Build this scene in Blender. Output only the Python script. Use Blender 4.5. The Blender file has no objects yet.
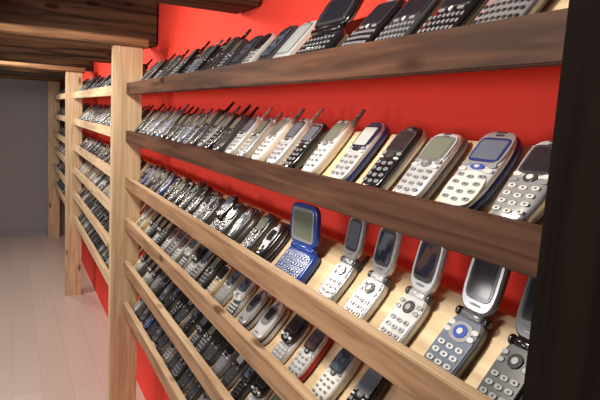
import bpy, bmesh, math, random
from mathutils import Vector, Matrix
random.seed(7)
W=0.42
CAMZ=1.43
sc=bpy.context.scene
try:
    sc.view_settings.view_transform='Standard'
except Exception: pass

# ------------------------------------------------------------ materials
def new_mat(name):
    m=bpy.data.materials.new(name); m.use_nodes=True
    return m, m.node_tree, m.node_tree.nodes['Principled BSDF']
def plain(name,col,rough=.4,metal=0.0,noise=0.06,coat=0.0,bump=0.0,scale=60):
    m,nt,b=new_mat(name)
    tc=nt.nodes.new('ShaderNodeTexCoord'); n=nt.nodes.new('ShaderNodeTexNoise')
    n.inputs['Scale'].default_value=scale
    nt.links.new(tc.outputs['Object'],n.inputs['Vector'])
    r=nt.nodes.new('ShaderNodeValToRGB')
    r.color_ramp.elements[0].color=tuple(max(0,c*(1-noise)) for c in col)+(1,)
    r.color_ramp.elements[1].color=tuple(min(1,c*(1+noise)) for c in col)+(1,)
    nt.links.new(n.outputs['Fac'],r.inputs['Fac']); nt.links.new(r.outputs['Color'],b.inputs['Base Color'])
    b.inputs['Roughness'].default_value=rough; b.inputs['Metallic'].default_value=metal
    b.inputs['Coat Weight'].default_value=coat; b.inputs['Coat Roughness'].default_value=.08
    if bump:
        bp=nt.nodes.new('ShaderNodeBump'); bp.inputs['Strength'].default_value=bump; bp.inputs['Distance'].default_value=.002
        nt.links.new(n.outputs['Fac'],bp.inputs['Height']); nt.links.new(bp.outputs['Normal'],b.inputs['Normal'])
    return m
def wood(name,c1,c2,axis='Y',rough=.55,knot=True,sc_=1.0,spec=.5):
    m,nt,b=new_mat(name)
    tc=nt.nodes.new('ShaderNodeTexCoord'); mp=nt.nodes.new('ShaderNodeMapping')
    s=[38*sc_]*3; s['XYZ'.index(axis)]=2.2*sc_
    mp.inputs['Scale'].default_value=s
    nt.links.new(tc.outputs['Object'],mp.inputs['Vector'])
    n=nt.nodes.new('ShaderNodeTexNoise'); n.inputs['Scale'].default_value=1.5; n.inputs['Detail'].default_value=5; n.inputs['Distortion'].default_value=.8
    nt.links.new(mp.outputs['Vector'],n.inputs['Vector'])
    r=nt.nodes.new('ShaderNodeValToRGB')
    r.color_ramp.elements[0].position=.36; r.color_ramp.elements[1].position=.64
    r.color_ramp.elements[0].color=c2+(1,); r.color_ramp.elements[1].color=c1+(1,)
    nt.links.new(n.outputs['Fac'],r.inputs['Fac'])
    out=r.outputs['Color']
    if knot:
        mp2=nt.nodes.new('ShaderNodeMapping'); s2=[14]*3; s2['XYZ'.index(axis)]=5
        mp2.inputs['Scale'].default_value=s2
        nt.links.new(tc.outputs['Object'],mp2.inputs['Vector'])
        v=nt.nodes.new('ShaderNodeTexVoronoi'); v.inputs['Scale'].default_value=.8
        nt.links.new(mp2.outputs['Vector'],v.inputs['Vector'])
        r2=nt.nodes.new('ShaderNodeValToRGB'); r2.color_ramp.elements[0].position=.08; r2.color_ramp.elements[1].position=.16
        r2.color_ramp.elements[0].color=(.30,.20,.14,1); r2.color_ramp.elements[1].color=(1,1,1,1)
        nt.links.new(v.outputs['Distance'],r2.inputs['Fac'])
        mx=nt.nodes.new('ShaderNodeMix'); mx.data_type='RGBA'; mx.blend_type='MULTIPLY'; mx.inputs[0].default_value=1
        nt.links.new(out,mx.inputs[6]); nt.links.new(r2.outputs['Color'],mx.inputs[7]); out=mx.outputs[2]
    nt.links.new(out,b.inputs['Base Color'])
    bp=nt.nodes.new('ShaderNodeBump'); bp.inputs['Strength'].default_value=.25; bp.inputs['Distance'].default_value=.001
    nt.links.new(n.outputs['Fac'],bp.inputs['Height']); nt.links.new(bp.outputs['Normal'],b.inputs['Normal'])
    b.inputs['Roughness'].default_value=rough; b.inputs['Specular IOR Level'].default_value=spec
    return m
M={}
M['rail_shaded']=wood('shaded_pine',(.115,.052,.030),(.050,.022,.013),spec=.12)  # shade on the near upper rails, put into a darker wood colour
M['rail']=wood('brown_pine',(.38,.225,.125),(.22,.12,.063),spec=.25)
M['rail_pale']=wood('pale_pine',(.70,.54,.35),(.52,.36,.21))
M['board']=wood('board_pine',(.84,.68,.43),(.70,.52,.30),knot=False)
M['post']=wood('post_pine',(.68,.52,.33),(.48,.33,.19),axis='Z')
M['post_shaded']=wood('shaded_post_wood',(.012,.007,.005),(.006,.003,.0025),axis='Z',knot=False,rough=.9,spec=.1)  # near post stands unlit; its shade is painted as near-black wood
M['beam']=wood('old_beam_wood',(.13,.07,.037),(.022,.012,.007),axis='X',sc_=.7,rough=.8,spec=.2)
M['plank']=wood('old_plank_wood',(.30,.16,.08),(.08,.04,.02),axis='X',sc_=.7,rough=.8,spec=.2)
M['ceil']=wood('ceiling_board_wood',(.12,.06,.032),(.03,.016,.01),axis='X',sc_=.6,rough=.8,spec=.2)
M['red']=plain('red_wall_paint',(.88,.050,.026),.8,noise=.06,bump=.5)
M['grey']=plain('grey_wall_paint',(.32,.305,.33),.85)
M['white']=plain('off_white_wall',(.6,.58,.55),.9)
# laminate floor
m,nt,b=new_mat('laminate_floor')
tc=nt.nodes.new('ShaderNodeTexCoord'); mp=nt.nodes.new('ShaderNodeMapping'); mp.inputs['Rotation'].default_value=(0,0,math.pi/2)
nt.links.new(tc.outputs['Object'],mp.inputs['Vector'])
br=nt.nodes.new('ShaderNodeTexBrick'); br.inputs['Scale'].default_value=1; br.inputs['Brick Width'].default_value=1.2; br.inputs['Row Height'].default_value=.14
br.inputs['Mortar Size'].default_value=.0008
br.inputs['Color1'].default_value=(.66,.575,.52,1); br.inputs['Color2'].default_value=(.61,.525,.475,1); br.inputs['Mortar'].default_value=(.42,.36,.33,1)
nt.links.new(mp.outputs['Vector'],br.inputs['Vector'])
mp3=nt.nodes.new('ShaderNodeMapping'); mp3.inputs['Scale'].default_value=(40,2,1); nt.links.new(tc.outputs['Object'],mp3.inputs['Vector'])
n=nt.nodes.new('ShaderNodeTexNoise'); n.inputs['Scale'].default_value=1.5; n.inputs['Detail'].default_value=4; nt.links.new(mp3.outputs['Vector'],n.inputs['Vector'])
r=nt.nodes.new('ShaderNodeValToRGB'); r.color_ramp.elements[0].color=(.88,.87,.86,1); r.color_ramp.elements[1].color=(1,1,1,1); nt.links.new(n.outputs['Fac'],r.inputs['Fac'])
mx=nt.nodes.new('ShaderNodeMix'); mx.data_type='RGBA'; mx.blend_type='MULTIPLY'; mx.inputs[0].default_value=1
nt.links.new(br.outputs['Color'],mx.inputs[6]); nt.links.new(r.outputs['Color'],mx.inputs[7]); nt.links.new(mx.outputs[2],b.inputs['Base Color'])
b.inputs['Roughness'].default_value=.32
M['floor']=m

P={}
P['silver']=plain('silver_plastic',(.46,.47,.49),.24,.5)
P['lsilver']=plain('light_silver',(.66,.67,.68),.26,.35)
P['white']=plain('white_plastic',(.74,.73,.67),.3,coat=.3)
P['champ']=plain('champagne_plastic',(.58,.46,.26),.25,.4)
P['black']=plain('black_plastic',(.010,.010,.012),.18,coat=.5)
P['dgrey']=plain('dark_grey_plastic',(.045,.047,.053),.26,coat=.3)
P['grey']=plain('grey_plastic',(.20,.205,.22),.28,.3)
P['bluegrey']=plain('blue_grey_plastic',(.17,.20,.27),.28,.3)
P['navy']=plain('navy_plastic',(.015,.035,.16),.22,.1,coat=.4)
P['blue']=plain('blue_plastic',(.02,.07,.34),.25,.1,coat=.3)
P['red']=plain('red_plastic',(.35,.02,.02),.3)
P['lcd']=plain('lcd_grey_green',(.16,.19,.15),.12,coat=.5)
P['lcdb']=plain('lcd_blue_grey',(.12,.15,.20),.1,coat=.5)
P['lcdd']=plain('lcd_dark',(.018,.02,.028),.08,coat=.5)
P['lcdw']=plain('lcd_pale',(.46,.50,.49),.15,coat=.3)
def lcdcol(name,a,c,sc_=55):
    m,nt,b=new_mat(name)
    tc=nt.nodes.new('ShaderNodeTexCoord'); n=nt.nodes.new('ShaderNodeTexNoise'); n.inputs['Scale'].default_value=sc_; n.inputs['Detail'].default_value=1
    nt.links.new(tc.outputs['Object'],n.inputs['Vector'])
    r=nt.nodes.new('ShaderNodeValToRGB'); r.color_ramp.elements[0].position=.42; r.color_ramp.elements[1].position=.58
    r.color_ramp.elements[0].color=a+(1,); r.color_ramp.elements[1].color=c+(1,)
    nt.links.new(n.outputs['Fac'],r.inputs['Fac']); nt.links.new(r.outputs['Color'],b.inputs['Base Color'])
    b.inputs['Roughness'].default_value=.1; b.inputs['Coat Weight'].default_value=.5
    return m
P['lcdc']=lcdcol('lcd_colour_wallpaper',(.03,.04,.08),(.16,.10,.09))
P['lcdk']=lcdcol('lcd_blue_wallpaper',(.02,.03,.06),(.14,.19,.24))
P['keyw']=plain('light_key',(.60,.62,.63),.35)
P['keyg']=plain('grey_key',(.26,.27,.29),.35)
P['keyd']=plain('dark_key',(.03,.03,.035),.35)
P['keyb']=plain('blue_key',(.03,.08,.42),.3)
P['ink']=plain('key_ink',(.02,.02,.03),.6)
P['inkw']=plain('key_ink_white',(.7,.7,.7),.6)

# ------------------------------------------------------------ helpers
def link(o,parent=None):
    sc.collection.objects.link(o)
    if parent: o.parent=parent
    return o
def empty(name,loc=(0,0,0)):
    e=bpy.data.objects.new(name,None); e.location=loc; e.empty_display_size=.05
    return link(e)
def prism(name,poly,y0,y1,mat,parent=None,bev=.0015,topmat=None):
    bm=bmesh.new()
    a=[bm.verts.new((x,y0,z)) for x,z in poly]; c=[bm.verts.new((x,y1,z)) for x,z in poly]
    n=len(poly)
    bm.faces.new(a); bm.faces.new(c[::-1])
    for i in range(n): bm.faces.new((a[i],c[i],c[(i+1)%n],a[(i+1)%n]))
    bmesh.ops.recalc_face_normals(bm,faces=bm.faces)
    if bev: bmesh.ops.bevel(bm,geom=bm.edges[:],offset=bev,segments=2,affect='EDGES')
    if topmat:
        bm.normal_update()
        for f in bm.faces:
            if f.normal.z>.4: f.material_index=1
    me=bpy.data.meshes.new(name); bm.to_mesh(me); bm.free(); me.materials.append(mat)
    if topmat: me.materials.append(topmat)
    return link(bpy.data.objects.new(name,me),parent)
def box(name,x0,x1,y0,y1,z0,z1,mat,parent=None,bev=.0015,topmat=None):
    return prism(name,[(x0,z0),(x1,z0),(x1,z1),(x0,z1)],y0,y1,mat,parent,bev,topmat)

# ------------------------------------------------------------ room
XW=1.42*W; YF=16.4*W; XL=-6.0*W; YB=-5*W; ZC=CAMZ+1.2*W
def plane_box(*a,**k): return box(*a,bev=0,**k)
plane_box('floor',XL-.05,XW+.1,YB-.05,YF+.05,-.05,0,M['floor'])
plane_box('wall_right',XW,XW+.1,YB,YF,0,ZC,M['red'])
plane_box('wall_far',XL,XW+.1,YF,YF+.1,0,ZC,M['grey'])
plane_box('wall_left',XL-.1,XL,YB,YF,0,ZC,M['white'])
plane_box('wall_back',XL,XW+.1,YB-.1,YB,0,ZC,M['white'])
plane_box('ceiling',XL-.1,XW+.1,YB-.1,YF+.1,ZC,ZC+.06,M['ceil'])
for yb in (-3.0,.2,3.45,6.3,9.0,11.6,14.1):
    box('ceiling_beam',XL+.002,XW-.002,yb*W,(yb+.42)*W,CAMZ+.69*W,ZC-.001,M['beam'],bev=.008)
for yb in (5.7,10.83,15.6):
    box('ceiling_plank',XL+.002,1.2*W,yb*W,(yb+.56)*W,CAMZ+.60*W,CAMZ+.68*W,M['plank'],bev=.004)
box('baseboard_far',XL,.86*W,YF-.015,YF-.001,0.001,.05,M['grey'])

# ------------------------------------------------------------ shelves
RT=[.254,-.198,-.645,-1.048,-1.479,-1.905]
TH=math.radians(50)
Z0=[-.088,-.088,-.125,-.115,-.11,-.11]
U=Vector((math.cos(TH),0,math.sin(TH))); N=Vector((-math.sin(TH),0,math.cos(TH)))
bays=[(.745,5.735),(5.875,10.865),(11.005,15.99)]
for bi,(y0,y1) in enumerate(bays):
    e=empty('display_shelf')
    for ri,rt in enumerate(RT):
        z=CAMZ+rt*W
        mat=M['rail_shaded'] if (bi==0 and ri<2) else (M['rail'] if bi==0 else M['rail_pale'])  # rail tone by bay and row paints the shade near the camera
        box('rail_%d'%(ri+1),W,1.05*W,y0*W,y1*W,z-.108*W,z,mat,e,topmat=M['rail_pale'] if ri>1 else None)  # pale top faces paint the light from above on the lower rails
        x0=1.055*W; zz=z+Z0[ri]*W; x1=1.268*W; z1=zz+math.tan(TH)*(x1-x0); th=.012*W
        prism('sloping_board_%d'%(ri+1),[(x0,zz),(x1,z1),(x1+.03*W,z1),(x1+.03*W,z1-.02*W),(x0+.02*W,zz-th),(x0,zz-th)],y0*W,y1*W,M['board'],e,bev=.0006)
ztop=CAMZ+.665*W
for y in (5.74,10.87,15.995):
    box('shelf_post',.88*W,1.15*W,y*W,(y+.13)*W,0,CAMZ+.598*W,M['post'])
box('shaded_timber_post',.88*W,1.40*W,.25*W,.74*W,0,ztop,M['post_shaded'],bev=.003)

# ------------------------------------------------------------ phone builder
SCL=1.05
def se(w,l,n=28,p=4,cx=0,cy=0,taper=0,waist=0):
    out=[]
    for i in range(n):
        a=2*math.pi*(i+.5)/n; c=math.cos(a); s=math.sin(a)
        x=math.copysign(abs(c)**(2/p),c); y=math.copysign(abs(s)**(2/p),s)
        out.append((cx+x*w/2*(1+taper*y-waist*(1-y*y)),cy+y*l/2))
    return out
class PB:
    def __init__(s): s.bm=bmesh.new(); s.mats=[]; s.M=Matrix.Identity(4)
    def mi(s,k):
        if k not in s.mats: s.mats.append(k)
        return s.mats.index(k)
    def slab(s,pts,z0,z1,b,mat,dome=0):
        mi=s.mi(mat)
        xs=[p[0] for p in pts]; ys=[p[1] for p in pts]
        cx=(min(xs)+max(xs))/2; cy=(min(ys)+max(ys))/2; hw=(max(xs)-min(xs))/2; hl=(max(ys)-min(ys))/2
        rings=[(b,z0),(0,z0+b),(0,z1-b),(b*.35,z1-b*.3),(b,z1)]
        if dome: rings+=[(b+hw*.3,z1+dome*.7),(b+hw*.6,z1+dome)]
        vr=[]
        for ins,z in rings:
            fx=1-ins/hw; fy=1-ins/hl
            vr.append([s.bm.verts.new(s.M@Vector((cx+(x-cx)*fx,cy+(y-cy)*fy,z))) for x,y in pts])
        n=len(pts)
        for a,c in zip(vr,vr[1:]):
            for i in range(n):
                f=s.bm.faces.new((a[i],a[(i+1)%n],c[(i+1)%n],c[i])); f.smooth=True; f.material_index=mi
        f=s.bm.faces.new(vr[-1]); f.material_index=mi
        f=s.bm.faces.new(vr[0][::-1]); f.material_index=mi
    def cyl(s,p0,p1,r0,r1,mat,n=12,cap=True):
        mi=s.mi(mat); p0=Vector(p0); p1=Vector(p1); d=(p1-p0).normalized()
        a=d.orthogonal().normalized(); c=d.cross(a)
        rs=[]
        for p,r in ((p0,r0*.8),(p0+d*r0*.2,r0),(p1-d*r1*.5,r1),(p1,r1*.6)):
            rs.append([s.bm.verts.new(s.M@(p+(a*math.cos(t)+c*math.sin(t))*r)) for t in [2*math.pi*i/n for i in range(n)]])
        for q,w in zip(rs,rs[1:]):
            for i in range(n):
                f=s.bm.faces.new((q[i],q[(i+1)%n],w[(i+1)%n],w[i])); f.smooth=True; f.material_index=mi
        for q in (rs[0][::-1],rs[-1]):
            f=s.bm.faces.new(q); f.material_index=mi
    def keys(s,cx,cy,w,h,cols,rows,z,mat,ink='ink',p=2.6,arc=0,fill=.78,nn=10):
        kw=w/cols; kh=h/rows
        for r in range(rows):
            for c in range(cols):
                x=cx-w/2+kw*(c+.5); y=cy-h/2+kh*(r+.5)
                y+=arc*((c-(cols-1)/2)**2)
                s.slab(se(kw*fill,kh*fill*.76,nn,p,x,y),z-.0006,z+.0011,.0004,mat)
                if ink:
                    s.slab(se(kw*fill*.40,kh*fill*.42,4,2,x,y),z+.0010,z+.00118,.00003,ink)
    def screen(s,cx,cy,w,h,z,bez,lcd,m=.0035,p=6):
        s.slab(se(w+2*m,h+2*m,20,p,cx,cy),z-.001,z+.0006,.0004,bez)
        s.slab(se(w,h,16,14,cx,cy),z,z+.0009,.0001,lcd)
    def done(s,name):
        bmesh.ops.recalc_face_normals(s.bm,faces=s.bm.faces)
        bmesh.ops.scale(s.bm,vec=(SCL,)*3,verts=s.bm.verts)
        me=bpy.data.meshes.new(name); s.bm.to_mesh(me); s.bm.free()
        for k in s.mats: me.materials.append(P[k])
        return me
def antenna(b,w,L,t,side,ln,mat,thick=.0042):
    x=side*(w/2-.008)
    b.cyl((x,L-.012,t*.5),(x,L+ln*.35,t*.5),thick*1.25,thick*1.05,mat)
    b.cyl((x,L+ln*.3,t*.5),(x,L+ln,t*.5),thick*.9,thick*.8,mat)
def candy(name,w=.05,L=.118,t=.018,p=3.6,body='silver',face=None,bez='dgrey',lcd='lcd',key='keyw',ink='ink',
          nav='round',taper=0,waist=0,ant=0,side=-1,rim=None,scr=.29,arc=.0012,keyp=2.6,pad=None,kf=.72,padp=3.6):
    b=PB()
    b.slab(se(w,L,32,p,0,L/2,taper,waist),0,t*.72 if rim else t,.004,rim or body,0 if rim else .0012)
    if rim: b.slab(se(w*.93,L*.965,32,p,0,L/2,taper,waist),t*.5,t,.003,body,.0010)
    z=t+.0008
    if face: b.slab(se(w*.86,L*.45,24,3.4,0,L*.735),t-.001,t+.0016,.0008,face); 
    if pad: b.slab(se(w*.86,L*.42,24,padp,0,L*.255),t-.001,t+.0013,.0005,pad)
    zs=z+.0009 if face else z+.0003
    b.screen(0,L*.725,w*.64,L*scr,zs,bez,lcd)
    b.slab(se(w*.26,.0026,10,3,0,L*.945),z-.001,z+.0012,.0002,'ink')
    b.slab(se(w*.22,.003,10,3,0,L*.91),z-.001,z+.0012,.0002,'dgrey' if body!='black' else 'grey')
    ny=L*.515
    if nav=='round':
        b.slab(se(w*.32,w*.24,18,2,0,ny),z-.001,z+.0016,.0006,bez)
        b.slab(se(w*.16,w*.12,12,2,0,ny),z,z+.0024,.0005,key)
    elif nav=='bar':
        b.slab(se(w*.34,w*.13,14,3,0,ny),z-.001,z+.0016,.0005,bez)
    elif nav=='blue':
        b.slab(se(w*.34,w*.13,18,2.3,0,ny),z-.001,z+.0018,.0006,'keyb')
        b.slab(se(w*.14,w*.07,12,2,0,ny),z,z+.0024,.0005,'keyw')
    for sx in (-1,1):
        b.slab(se(w*.2,w*.10,12,2.6,sx*w*.32,ny+.003),z-.001,z+.0014,.0004,key)
        b.slab(se(w*.2,w*.08,12,2.6,sx*w*.32,ny-.0045),z-.001,z+.0014,.0004,'keyg' if key!='keyg' else 'keyw')
    b.keys(0,L*.255,w*.78,L*.36,3,4,z+.0004,key,ink,keyp,arc,kf)
    b.slab(se(.003,.0012,6,2,0,L*.04),z-.0012,z+.0002,.0001,'ink')
    b.cyl((-w/2+.001,L*.62,t*.5),(-w/2+.001,L*.74,t*.5),.0022,.0022,bez,8)
    if ant: antenna(b,w,L,t,side,ant,'black' if body in('black','dgrey','navy') else ('keyg' if body=='white' else body))
    return b.done(name)
def slider(name,w=.047,L=.098,t=.020,body='silver',top='black',lcd='lcdb',key='keyw',pad='dgrey'):
    b=PB()
    b.slab(se(w,L,30,4.5,0,L/2),0,t*.5,.003,body)
    b.slab(se(w*.9,L*.40,24,4,0,L*.22),t*.4,t*.55,.0006,pad)
    b.keys(0,L*.20,w*.78,L*.33,3,4,t*.56,key,'ink',3,.0005,.8)
    b.slab(se(w,L*.72,30,4,0,L*.78),t*.52,t,.003,top,.0006)
    b.screen(0,L*.86,w*.70,L*.38,t+.0008,'ink',lcd,.0025)
    b.slab(se(w*.30,w*.26,18,2.2,0,L*.54),t-.001,t+.0022,.0006,'silver'); b.slab(se(w*.14,w*.12,12,2,0,L*.54),t,t+.003,.0005,'keyd')
    for sx in (-1,1): b.slab(se(w*.22,w*.12,12,2.6,sx*w*.32,L*.54),t-.001,t+.0020,.0004,key)
    b.slab(se(w*.28,.0024,10,3,0,L*1.11),t-.001,t+.0012,.0002,'silver')
    return b.done(name)
def closed(name,w=.048,L=.09,t=.024,body='black',trim='silver',lcd='lcdd',ant=.0,side=-1,p=3.2):
    b=PB()
    b.slab(se(w,L,30,p,0,L/2),0,t*.48,.004,body); b.slab(se(w*.98,L*.97,30,p,0,L/2+.001),t*.52,t,.004,body,.002)
    b.slab(se(w*.94,L*.94,30,p,0,L/2),t*.44,t*.56,.001,trim)
    z=t+.0014
    b.slab(se(w*.66,L*.5,24,3,0,L*.60),z-.002,z+.0008,.0006,trim)
    b.screen(0,L*.63,w*.42,L*.24,z+.0010,'ink',lcd,.002)
    b.cyl((0,L*.88,z-.0008),(0,L*.88,z+.0016),.0052,.0048,trim,16)
    b.cyl((0,L*.88,z),(0,L*.88,z+.0022),.0030,.0026,'lcdd',12)
    b.cyl((-w*.36,L*.985,t*.6),(w*.36,L*.985,t*.6),.006,.006,body,14)
    b.slab(se(w*.3,.004,12,3,0,L*.16),z-.002,z+.0004,.0003,trim)
    if ant: antenna(b,w,L,t,side,ant,'black')
    return b.done(name)
def flip(name,w=.049,Lb=.092,Ll=.088,t=.013,body='silver',inner='lsilver',bez='dgrey',lcd='lcdd',key='keyw',nav='round',ang=20,ant=0,side=-1,lid=None):
    b=PB(); lid=lid or inner
    b.slab(se(w,Lb,30,3.6,0,Lb/2,.0,.02),0,t,.003,body); b.slab(se(w*.90,Lb*.93,30,3.6,0,Lb/2,.0,.02),t-.002,t+.0012,.0006,inner)
    z=t+.0014; ny=Lb*.74
    if nav=='big':
        b.slab(se(w*.60,w*.44,24,2.3,0,ny-.001),z-.001,z+.0010,.0005,'silver')
        b.slab(se(w*.36,w*.30,20,2,0,ny-.001),z,z+.0020,.0006,'keyb'); b.slab(se(w*.16,w*.14,14,2,0,ny-.001),z+.001,z+.0028,.0005,'keyw')
    else:
        b.slab(se(w*.36,w*.34,20,2,0,ny),z-.001,z+.0016,.0006,bez); b.slab(se(w*.18,w*.17,14,2,0,ny),z,z+.0024,.0005,key)
    for sx in (-1,1):
        for k in (0,1): b.slab(se(w*.18,w*.12,12,2.5,sx*w*.335,ny+.005-.0095*k),z-.001,z+.0015,.0005,key)
    b.keys(0,Lb*.325,w*.78,Lb*.48,3,4,z,key,'ink',3.0,.0005,.78)
    hy=Lb-.002; hz=t*.85
    b.cyl((-w*.30,hy,hz),(w*.30,hy,hz),.0068,.0068,body,16)
    b.cyl((-w*.47,hy,hz),(-w*.32,hy,hz),.0062,.0062,bez,16); b.cyl((w*.32,hy,hz),(w*.47,hy,hz),.0062,.0062,bez,16)
    b.M=Matrix.Translation((0,hy,hz))@Matrix.Rotation(math.radians(ang),4,'X')
    b.slab(se(w,Ll,30,3.4,0,Ll/2+.004),-.006,.0035,.003,body)
    b.slab(se(w*.92,Ll*.93,30,3.4,0,Ll/2+.004),.003,.0045,.0006,lid)
    b.slab(se(w*.76,Ll*.66,24,5,0,Ll*.52+.003),.0035,.0052,.0005,bez)
    b.slab(se(w*.62,Ll*.52,16,14,0,Ll*.52+.003),.0045,.0056,.0001,lcd)
    b.slab(se(w*.30,.003,10,3,0,Ll*.91+.004),.004,.0056,.0002,'ink')
    b.slab(se(w*.30,.0026,10,3,0,Ll*.12+.004),.004,.0055,.0002,'grey')
    b.M=Matrix.Identity(4)
    if ant:
        x=side*(w/2-.007); b.cyl((x,Lb-.01,t*.3),(x,Lb+ant,t*.3-.004),.0042,.0034,'dgrey')
    return b.done(name)
def pda(name,w=.074,L=.118,t=.016,body='lsilver',lcd='lcdw',bez='grey'):
    b=PB(); b.slab(se(w,L,32,6,0,L/2,.0),0,t,.0035,body,.0006); z=t+.0004
    b.screen(0,L*.58,w*.74,L*.60,z+.0004,bez,lcd,.003,10)
    b.slab(se(w*.2,.0022,10,3,0,L*.955),z-.001,z+.001,.0002,'ink')
    for x in (-.34,-.17,.17,.34): b.slab(se(w*.13,w*.11,14,2.2,x*w,L*.11),z-.001,z+.0018,.0005,bez)
    b.slab(se(w*.15,w*.13,16,2,0,L*.11),z-.001,z+.0022,.0005,'dgrey')
    b.cyl((w/2-.004,L*.5,t*.4),(w/2-.004,L+.003,t*.4),.0022,.0022,'dgrey',10)
    return b.done(name)
def qwerty(name,w=.075,L=.115,t=.016,body='black',key='keyg',lcd='lcdd'):
    b=PB(); b.slab(se(w,L,32,5,0,L/2,.02,.01),0,t,.0035,body,.0008); z=t+.0006
    b.screen(0,L*.72,w*.70,L*.36,z+.0004,'dgrey',lcd,.003,8)
    b.slab(se(w*.22,.003,10,3,0,L*.945),z-.001,z+.001,.0002,'silver')
    b.slab(se(w*.1,w*.1,12,2,0,L*.49),z-.001,z+.0024,.0005,'keyw')
    for sx in (-1,1): b.slab(se(w*.16,w*.06,12,3,sx*w*.22,L*.49),z-.001,z+.0014,.0004,key)
    b.keys(0,L*.26,w*.86,L*.38,8,4,z,key,None,3,-.0001,.66,8)
    return b.done(name)
def communicator(name,body='blue',w=.088,Lb=.078,Ll=.066,lcd='lcdb',ang=38,panel='dgrey',keys='keyw',deck=None,cols=8):
    b=PB(); t=.018
    b.slab(se(w,Lb,32,5,0,Lb/2,-.02),0,t,.004,body,.0006); z=t+.0006
    if deck: b.slab(se(w*.9,Lb*.72,24,5,0,Lb*.48),z-.002,z+.0002,.0004,deck)
    b.keys(0,Lb*.52,w*.80,Lb*.52,cols,3,z+.0002,keys,None,2.6,0,.56,8)
    b.slab(se(w*.2,w*.08,16,2.4,0,Lb*.12),z-.001,z+.0015,.0004,keys)
    b.slab(se(w*.12,w*.10,14,2,-w*.34,Lb*.13),z-.001,z+.0018,.0004,keys)
    b.slab(se(w*.12,w*.10,14,2,w*.34,Lb*.13),z-.001,z+.0018,.0004,keys)
    hy=Lb-.003; hz=t
    b.cyl((-w*.4,hy,hz),(w*.4,hy,hz),.0065,.0065,body,16)
    b.M=Matrix.Translation((0,hy,hz))@Matrix.Rotation(math.radians(ang),4,'X')
    b.slab(se(w*.97,Ll,30,5,0,Ll/2+.004),-.006,.004,.003,body)
    b.slab(se(w*.78,Ll*.80,20,10,0,Ll/2+.004),.003,.0052,.0004,panel)
    b.slab(se(w*.66,Ll*.64,16,14,0,Ll/2+.004),.0045,.0058,.0001,lcd)
    b.slab(se(w*.06,Ll*.1,10,2.5,-w*.44,Ll/2),.003,.0052,.0004,'navy')
    b.M=Matrix.Identity(4)
    return b.done(name)

V={}
V['oval_blue']=candy('m_oval_blue',w=.061,L=.116,p=2.7,body='lsilver',rim='navy',face='silver',bez='navy',lcd='lcdb',key='keyg',nav='blue',scr=.24,arc=.0018,pad='white',padp=2.8,kf=.66)
V['square_silver']=candy('m_square_silver',w=.058,L=.108,p=5,body='lsilver',rim='grey',face='lsilver',bez='grey',lcd='lcd',key='keyg',nav='round',scr=.30,kf=.66)
V['round_silver']=candy('m_round_silver',w=.055,L=.108,p=3,body='silver',face='lsilver',bez='dgrey',lcd='lcdd',nav='round',key='white',kf=.7)
V['black_bar']=candy('m_black_bar',w=.052,L=.116,p=4,body='black',rim='silver',bez='dgrey',lcd='lcdd',key='keyg',ink='ink',nav='bar',waist=.04)
V['navy_bar']=candy('m_navy_bar',w=.050,L=.120,p=3.8,body='lsilver',rim='navy',face='navy',bez='black',lcd='lcdw',key='keyg',nav='bar',ant=.004,kf=.66)
V['white_ant']=candy('m_white_ant',w=.045,L=.118,p=3.4,body='white',face='lsilver',bez='grey',lcd='lcd',key='keyg',nav='round',ant=.028,side=1,taper=-.03,kf=.64)
V['white_ant2']=candy('m_white_ant2',w=.047,L=.116,p=4,body='lsilver',bez='dgrey',lcd='lcdb',key='keyg',nav='bar',ant=.032,side=1,kf=.64)
V['silver_ant']=candy('m_silver_ant',w=.045,L=.114,p=3.6,body='silver',bez='dgrey',lcd='lcd',key='white',nav='bar',ant=.02,side=1)
V['dark_ant']=candy('m_dark_ant',w=.047,L=.12,t=.022,p=4.5,body='black',bez='dgrey',lcd='lcd',key='keyg',nav='bar',ant=.036,side=1)
V['dgrey_ant']=candy('m_dgrey_ant',w=.049,L=.122,t=.022,p=4.5,body='dgrey',bez='black',lcd='lcd',key='keyd',nav='bar',ant=.032,side=1)
V['grey_ant']=candy('m_grey_ant',w=.046,L=.118,t=.02,p=4,body='grey',bez='black',lcd='lcd',key='keyd',nav='round',ant=.028,side=1)
V['blue_ant']=candy('m_blue_ant',w=.046,L=.118,t=.02,p=3.4,body='bluegrey',bez='black',lcd='lcd',key='keyg',nav='bar',ant=.026,side=1)
V['black_small']=candy('m_black_small',w=.045,L=.112,p=3,body='black',face='grey',bez='black',lcd='lcdb',key='keyg',nav='bar')
V['black_candy']=candy('m_black_candy',w=.045,L=.11,p=3.4,body='black',rim='dgrey',bez='grey',lcd='lcdb',key='keyg',nav='round')
V['silver_candy']=candy('m_silver_candy',w=.047,L=.108,p=3.2,body='silver',face='lsilver',bez='black',lcd='lcdb',key='white',nav='round')
V['silver_dark']=candy('m_silver_dark',w=.047,L=.108,p=3.8,body='lsilver',face='black',bez='black',lcd='lcdd',key='keyd',nav='round',ink='inkw')
V['champ_candy']=candy('m_champ_candy',w=.047,L=.106,p=2.9,body='champ',face='white',bez='dgrey',lcd='lcdd',key='keyw',nav='bar')
V['white_candy']=candy('m_white_candy',w=.048,L=.108,p=3.4,body='white',face='lsilver',bez='dgrey',lcd='lcdk',key='keyg',nav='round',scr=.32,kf=.66)
V['red_candy']=candy('m_red_candy',w=.047,L=.108,p=3.4,body='lsilver',rim='red',face='lsilver',bez='black',lcd='lcdc',key='keyg',nav='round',scr=.32,kf=.66)
V['navy_candy']=candy('m_navy_candy',w=.045,L=.108,p=3,body='navy',face='grey',bez='black',lcd='lcdb',key='keyg',nav='bar')
rr=random.Random(11)
DK=[];SV=[];MD=[]
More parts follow.
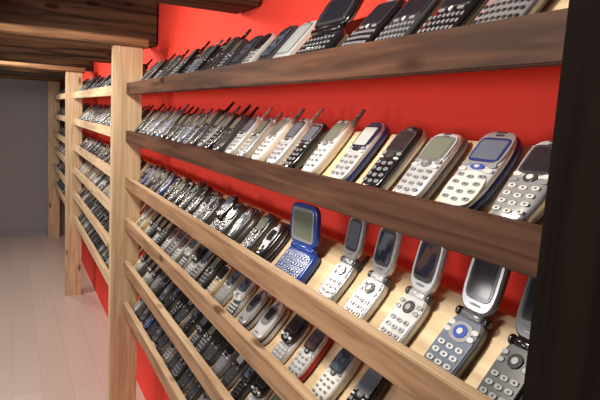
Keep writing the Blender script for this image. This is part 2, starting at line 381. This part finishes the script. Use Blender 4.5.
for i in range(8):
    k='dk%d'%i; DK.append(k)
    V[k]=candy('m_'+k,w=rr.uniform(.042,.050),L=rr.uniform(.098,.116),t=rr.uniform(.015,.021),p=rr.uniform(2.6,5),body=rr.choice(['black','dgrey','black','dgrey']),rim=rr.choice([None,'grey','dgrey','silver']),
      face=rr.choice([None,'grey','dgrey','silver']),bez='black',lcd=rr.choice(['lcd','lcdb','lcdd','lcdw','lcdk']),key=rr.choice(['keyg','keyd','keyg','keyd']),nav=rr.choice(['round','bar']),waist=rr.uniform(0,.06),scr=rr.uniform(.22,.33),kf=rr.uniform(.6,.78),arc=rr.uniform(-.001,.002))
for i in range(8):
    k='sv%d'%i; SV.append(k)
    V[k]=candy('m_'+k,w=rr.uniform(.043,.050),L=rr.uniform(.098,.114),t=rr.uniform(.015,.020),p=rr.uniform(2.6,5),body=rr.choice(['silver','lsilver','white','champ','silver']),rim=rr.choice([None,'grey','dgrey','grey']),
      face=rr.choice([None,'grey','black','lsilver']),bez=rr.choice(['black','dgrey']),lcd=rr.choice(['lcd','lcdb','lcdd','lcdc','lcdk']),key=rr.choice(['keyg','keyd','keyw']),nav=rr.choice(['round','bar','bar']),waist=rr.uniform(0,.06),scr=rr.uniform(.24,.34),kf=rr.uniform(.6,.76),arc=rr.uniform(-.001,.002))
for i in range(5):
    k='md%d'%i; MD.append(k)
    V[k]=candy('m_'+k,w=rr.uniform(.043,.049),L=rr.uniform(.100,.116),t=rr.uniform(.016,.021),p=rr.uniform(2.8,5),body=rr.choice(['grey','silver','dgrey']),rim=rr.choice([None,'black','dgrey']),
      face=rr.choice([None,'silver','black']),bez='black',lcd=rr.choice(['lcd','lcdb','lcdd']),key=rr.choice(['keyg','keyd','keyw']),nav=rr.choice(['round','bar']),waist=rr.uniform(0,.06),scr=rr.uniform(.22,.32),kf=rr.uniform(.6,.76),arc=.001)
V['slide_dark']=slider('m_slide_dark',body='dgrey',top='black',lcd='lcdb',key='keyg')
V['slide_silver']=slider('m_slide_silver',body='silver',top='lsilver',lcd='lcdk',key='keyw')
V['slide_mix']=slider('m_slide_mix',body='lsilver',top='black',lcd='lcdd',key='keyw',pad='silver')
V['closed_black']=closed('m_closed_black'); V['closed_black2']=closed('m_closed_black2',body='dgrey',trim='grey',lcd='lcdb',w=.046,L=.094)
V['closed_silver']=closed('m_closed_silver',body='silver',trim='dgrey',w=.047,L=.09)
V['closed_lsilver']=closed('m_closed_lsilver',body='lsilver',trim='grey',lcd='lcdd',w=.05,L=.092,ant=.012)
V['flip_navy']=flip('m_flip_navy',w=.058,body='grey',inner='bluegrey',bez='black',lcd='lcdd',nav='big',ang=26,Lb=.094,Ll=.088,lid='silver')
V['flip_silver']=flip('m_flip_silver',w=.054,body='lsilver',inner='lsilver',bez='dgrey',lcd='lcdc',ang=27,Lb=.090,Ll=.084,key='silver')
V['flip_silver2']=flip('m_flip_silver2',w=.052,body='lsilver',inner='silver',bez='dgrey',lcd='lcdk',ang=28,Lb=.088,Ll=.082)
V['flip_ant']=flip('m_flip_ant',w=.047,body='silver',inner='grey',bez='dgrey',lcd='lcdb',ang=30,ant=.022,side=1,key='keyw',Lb=.084,Ll=.078,lid='silver')
V['flip_dark']=flip('m_flip_dark',w=.050,body='black',inner='dgrey',bez='black',lcd='lcdd',key='keyg',ang=24,Lb=.090,Ll=.086)
V['pda']=pda('m_pda',w=.068,L=.116); V['pda_dark']=pda('m_pda_dark',body='dgrey',lcd='lcdk',bez='black',w=.064)
V['qwerty']=qwerty('m_qwerty'); V['qwerty_grey']=qwerty('m_qwerty_grey',body='dgrey',key='keyg'); V['qwerty_silver']=qwerty('m_qwerty_silver',body='silver',key='keyd',lcd='lcdk')
V['comm_blue']=communicator('m_comm_blue',w=.102,Lb=.074,Ll=.076,ang=40,lcd='lcd',panel='silver',keys='bluegrey',deck='navy')
V['comm_dark']=communicator('m_comm_dark',body='black',w=.120,Lb=.07,Ll=.07,ang=10,lcd='lcdd',keys='keyg')
def place(kind,row,y,name=None,parent=None,yaw=0,off=None,s=1):
    t=.026 if kind.startswith('closed') else (.023 if 'ant' in kind else (.016 if kind.startswith('flip') else .0195))
    d=(t*SCL*s*math.tan(TH)*.88+.001) if off is None else off
    p=Vector((1.055*W,y*W,CAMZ+(RT[row]+Z0[row])*W))+U*d+N*.0012
    R=Matrix(((0,U.x,N.x),(-1,U.y,N.y),(0,U.z,N.z))).to_4x4()
    Mx=Matrix.Translation(p)@R@Matrix.Rotation(math.radians(yaw),4,'Z')@Matrix.Scale(s,4)
    o=bpy.data.objects.new(name or 'phone_'+kind,V[kind])
    link(o,parent); o.matrix_world=Mx
    return o
NM={'flip':'open_flip_phone','clos':'closed_flip_phone','pda':'pocket_organizer','slid':'slider_phone','qwer':'keyboard_phone','comm':'clamshell_communicator'}
def nm(kind):
    for k in NM:
        if kind.startswith(k): return NM[k]
    return 'mobile_phone_with_antenna' if 'ant' in kind else 'candybar_mobile_phone'
hero={
0:[('qwerty_silver',1.13),('qwerty',1.36),('qwerty_grey',1.58),('qwerty',1.80),('comm_dark',2.12),('pda',2.44),('pda_dark',2.65),('silver_dark',2.85)],
1:[('round_silver',1.00),('oval_blue',1.19),('square_silver',1.40),('black_bar',1.60),('navy_bar',1.82),('white_ant',2.06),('black_small',2.25),('white_ant2',2.43),('white_ant',2.63),('silver_ant',2.83),('white_ant2',3.02)],
2:[('flip_dark',1.0),('flip_navy',1.215),('flip_silver',1.455),('flip_silver2',1.68),('flip_ant',1.89),('comm_blue',2.22),('closed_black',2.52),('dk1',2.73),('closed_black2',2.94)],
3:[('black_candy',1.66),('white_candy',1.86),('red_candy',2.08),('slide_mix',2.28),('closed_lsilver',2.49),('closed_silver',2.70),('slide_silver',2.92)],
}
fill={
0:['pda_dark','dark_ant','dark_ant','dgrey_ant','blue_ant','qwerty','slide_dark']+DK[:3],
1:['dark_ant','dgrey_ant','dark_ant','grey_ant','blue_ant','dgrey_ant'],
2:['navy_candy','closed_black2','slide_dark','black_small','closed_black']+DK+MD,
3:['closed_lsilver','champ_candy','closed_silver','slide_silver','slide_mix','champ_candy']+SV+MD[:2],
4:['black_candy','slide_dark','closed_black2','silver_dark','closed_black','slide_mix']+DK+MD,
5:['closed_black2','black_small','slide_dark','navy_candy']+DK+MD+SV[:2],
}
for bi,(y0,y1) in enumerate(bays):
    par=empty('mobile_phone_collection')
    for ri in range(6):
        y=y0+.13
        if bi==0 and ri in hero:
            for k,yy in hero[ri]:
                place(k,ri,yy,nm(k),None,random.uniform(-2,2))
            y=hero[ri][-1][1]+.19
        last=None
        while y<y1-.09:
            k=random.choice(fill[ri])
            while k==last: k=random.choice(fill[ri])
            last=k
            wide=.05 if k.startswith(('pda','qwerty')) else 0
            place(k,ri,y+wide/2,None,par,random.uniform(-3,3),s=random.uniform(.92,1.06))
            y+=.160+wide+random.uniform(0,.025)

# ------------------------------------------------------------ lights
def area(name,x,y,z,sx,sy,pw,col=(1,.91,.80),rot=(0,0,0)):
    l=bpy.data.lights.new(name,'AREA'); l.shape='RECTANGLE'; l.size=sx; l.size_y=sy; l.energy=pw; l.color=col
    o=bpy.data.objects.new(name,l); o.location=(x*W,y*W,CAMZ+z*W); o.rotation_euler=rot; link(o)
for y,pw in ((1.9,9),(4.8,8.5),(7.5,9),(10.2,8),(12.9,7)):
    area('ceiling_lamp',-.1,y,.92,.16,.16,pw,rot=(0,math.radians(-28),0))
for i,yw in enumerate((1.2,5.6)):  # unseen windows added in the left wall to brighten the red wall
    e=empty('added_window_%d'%(i+1)); x=XL+.002
    y0,y1,z0,z1=yw*W,(yw+2.6)*W,CAMZ-.9*W,CAMZ+.55*W
    box('frame_low',x,x+.03,y0-.05,y1+.05,z0-.05,z0,M['white'],e); box('frame_top',x,x+.03,y0-.05,y1+.05,z1,z1+.05,M['white'],e)
    box('frame_side_a',x,x+.03,y0-.05,y0,z0,z1,M['white'],e); box('frame_side_b',x,x+.03,y1,y1+.05,z0,z1,M['white'],e)
    box('mullion',x,x+.025,(y0+y1)/2-.02,(y0+y1)/2+.02,z0,z1,M['white'],e)
    l=bpy.data.lights.new('added_window_fill','AREA'); l.shape='RECTANGLE'; l.size=z1-z0; l.size_y=y1-y0; l.energy=24; l.color=(1,.98,.96)  # fill light placed at the added window
    o=bpy.data.objects.new('added_window_fill',l); o.location=(x+.04,(y0+y1)/2,(z0+z1)/2); o.rotation_euler=(0,math.radians(-90),0); link(o)
w=bpy.data.worlds.new('World'); sc.world=w; w.use_nodes=True
w.node_tree.nodes['Background'].inputs[0].default_value=(.5,.55,.6,1); w.node_tree.nodes['Background'].inputs[1].default_value=.3

# ------------------------------------------------------------ camera
d1=Vector((-291,97,-576)).normalized(); dv=Vector((245,4160,576)); up=(dv-d1*dv.dot(d1)).normalized(); d2=d1.cross(up)
R=Matrix((d2,d1,up))
cam=bpy.data.cameras.new('camera'); cam.lens=34.56; cam.sensor_width=36; cam.clip_start=.02
co=bpy.data.objects.new('camera',cam); link(co)
co.matrix_world=Matrix.Translation((0,0,CAMZ))@R.to_4x4()
sc.camera=co
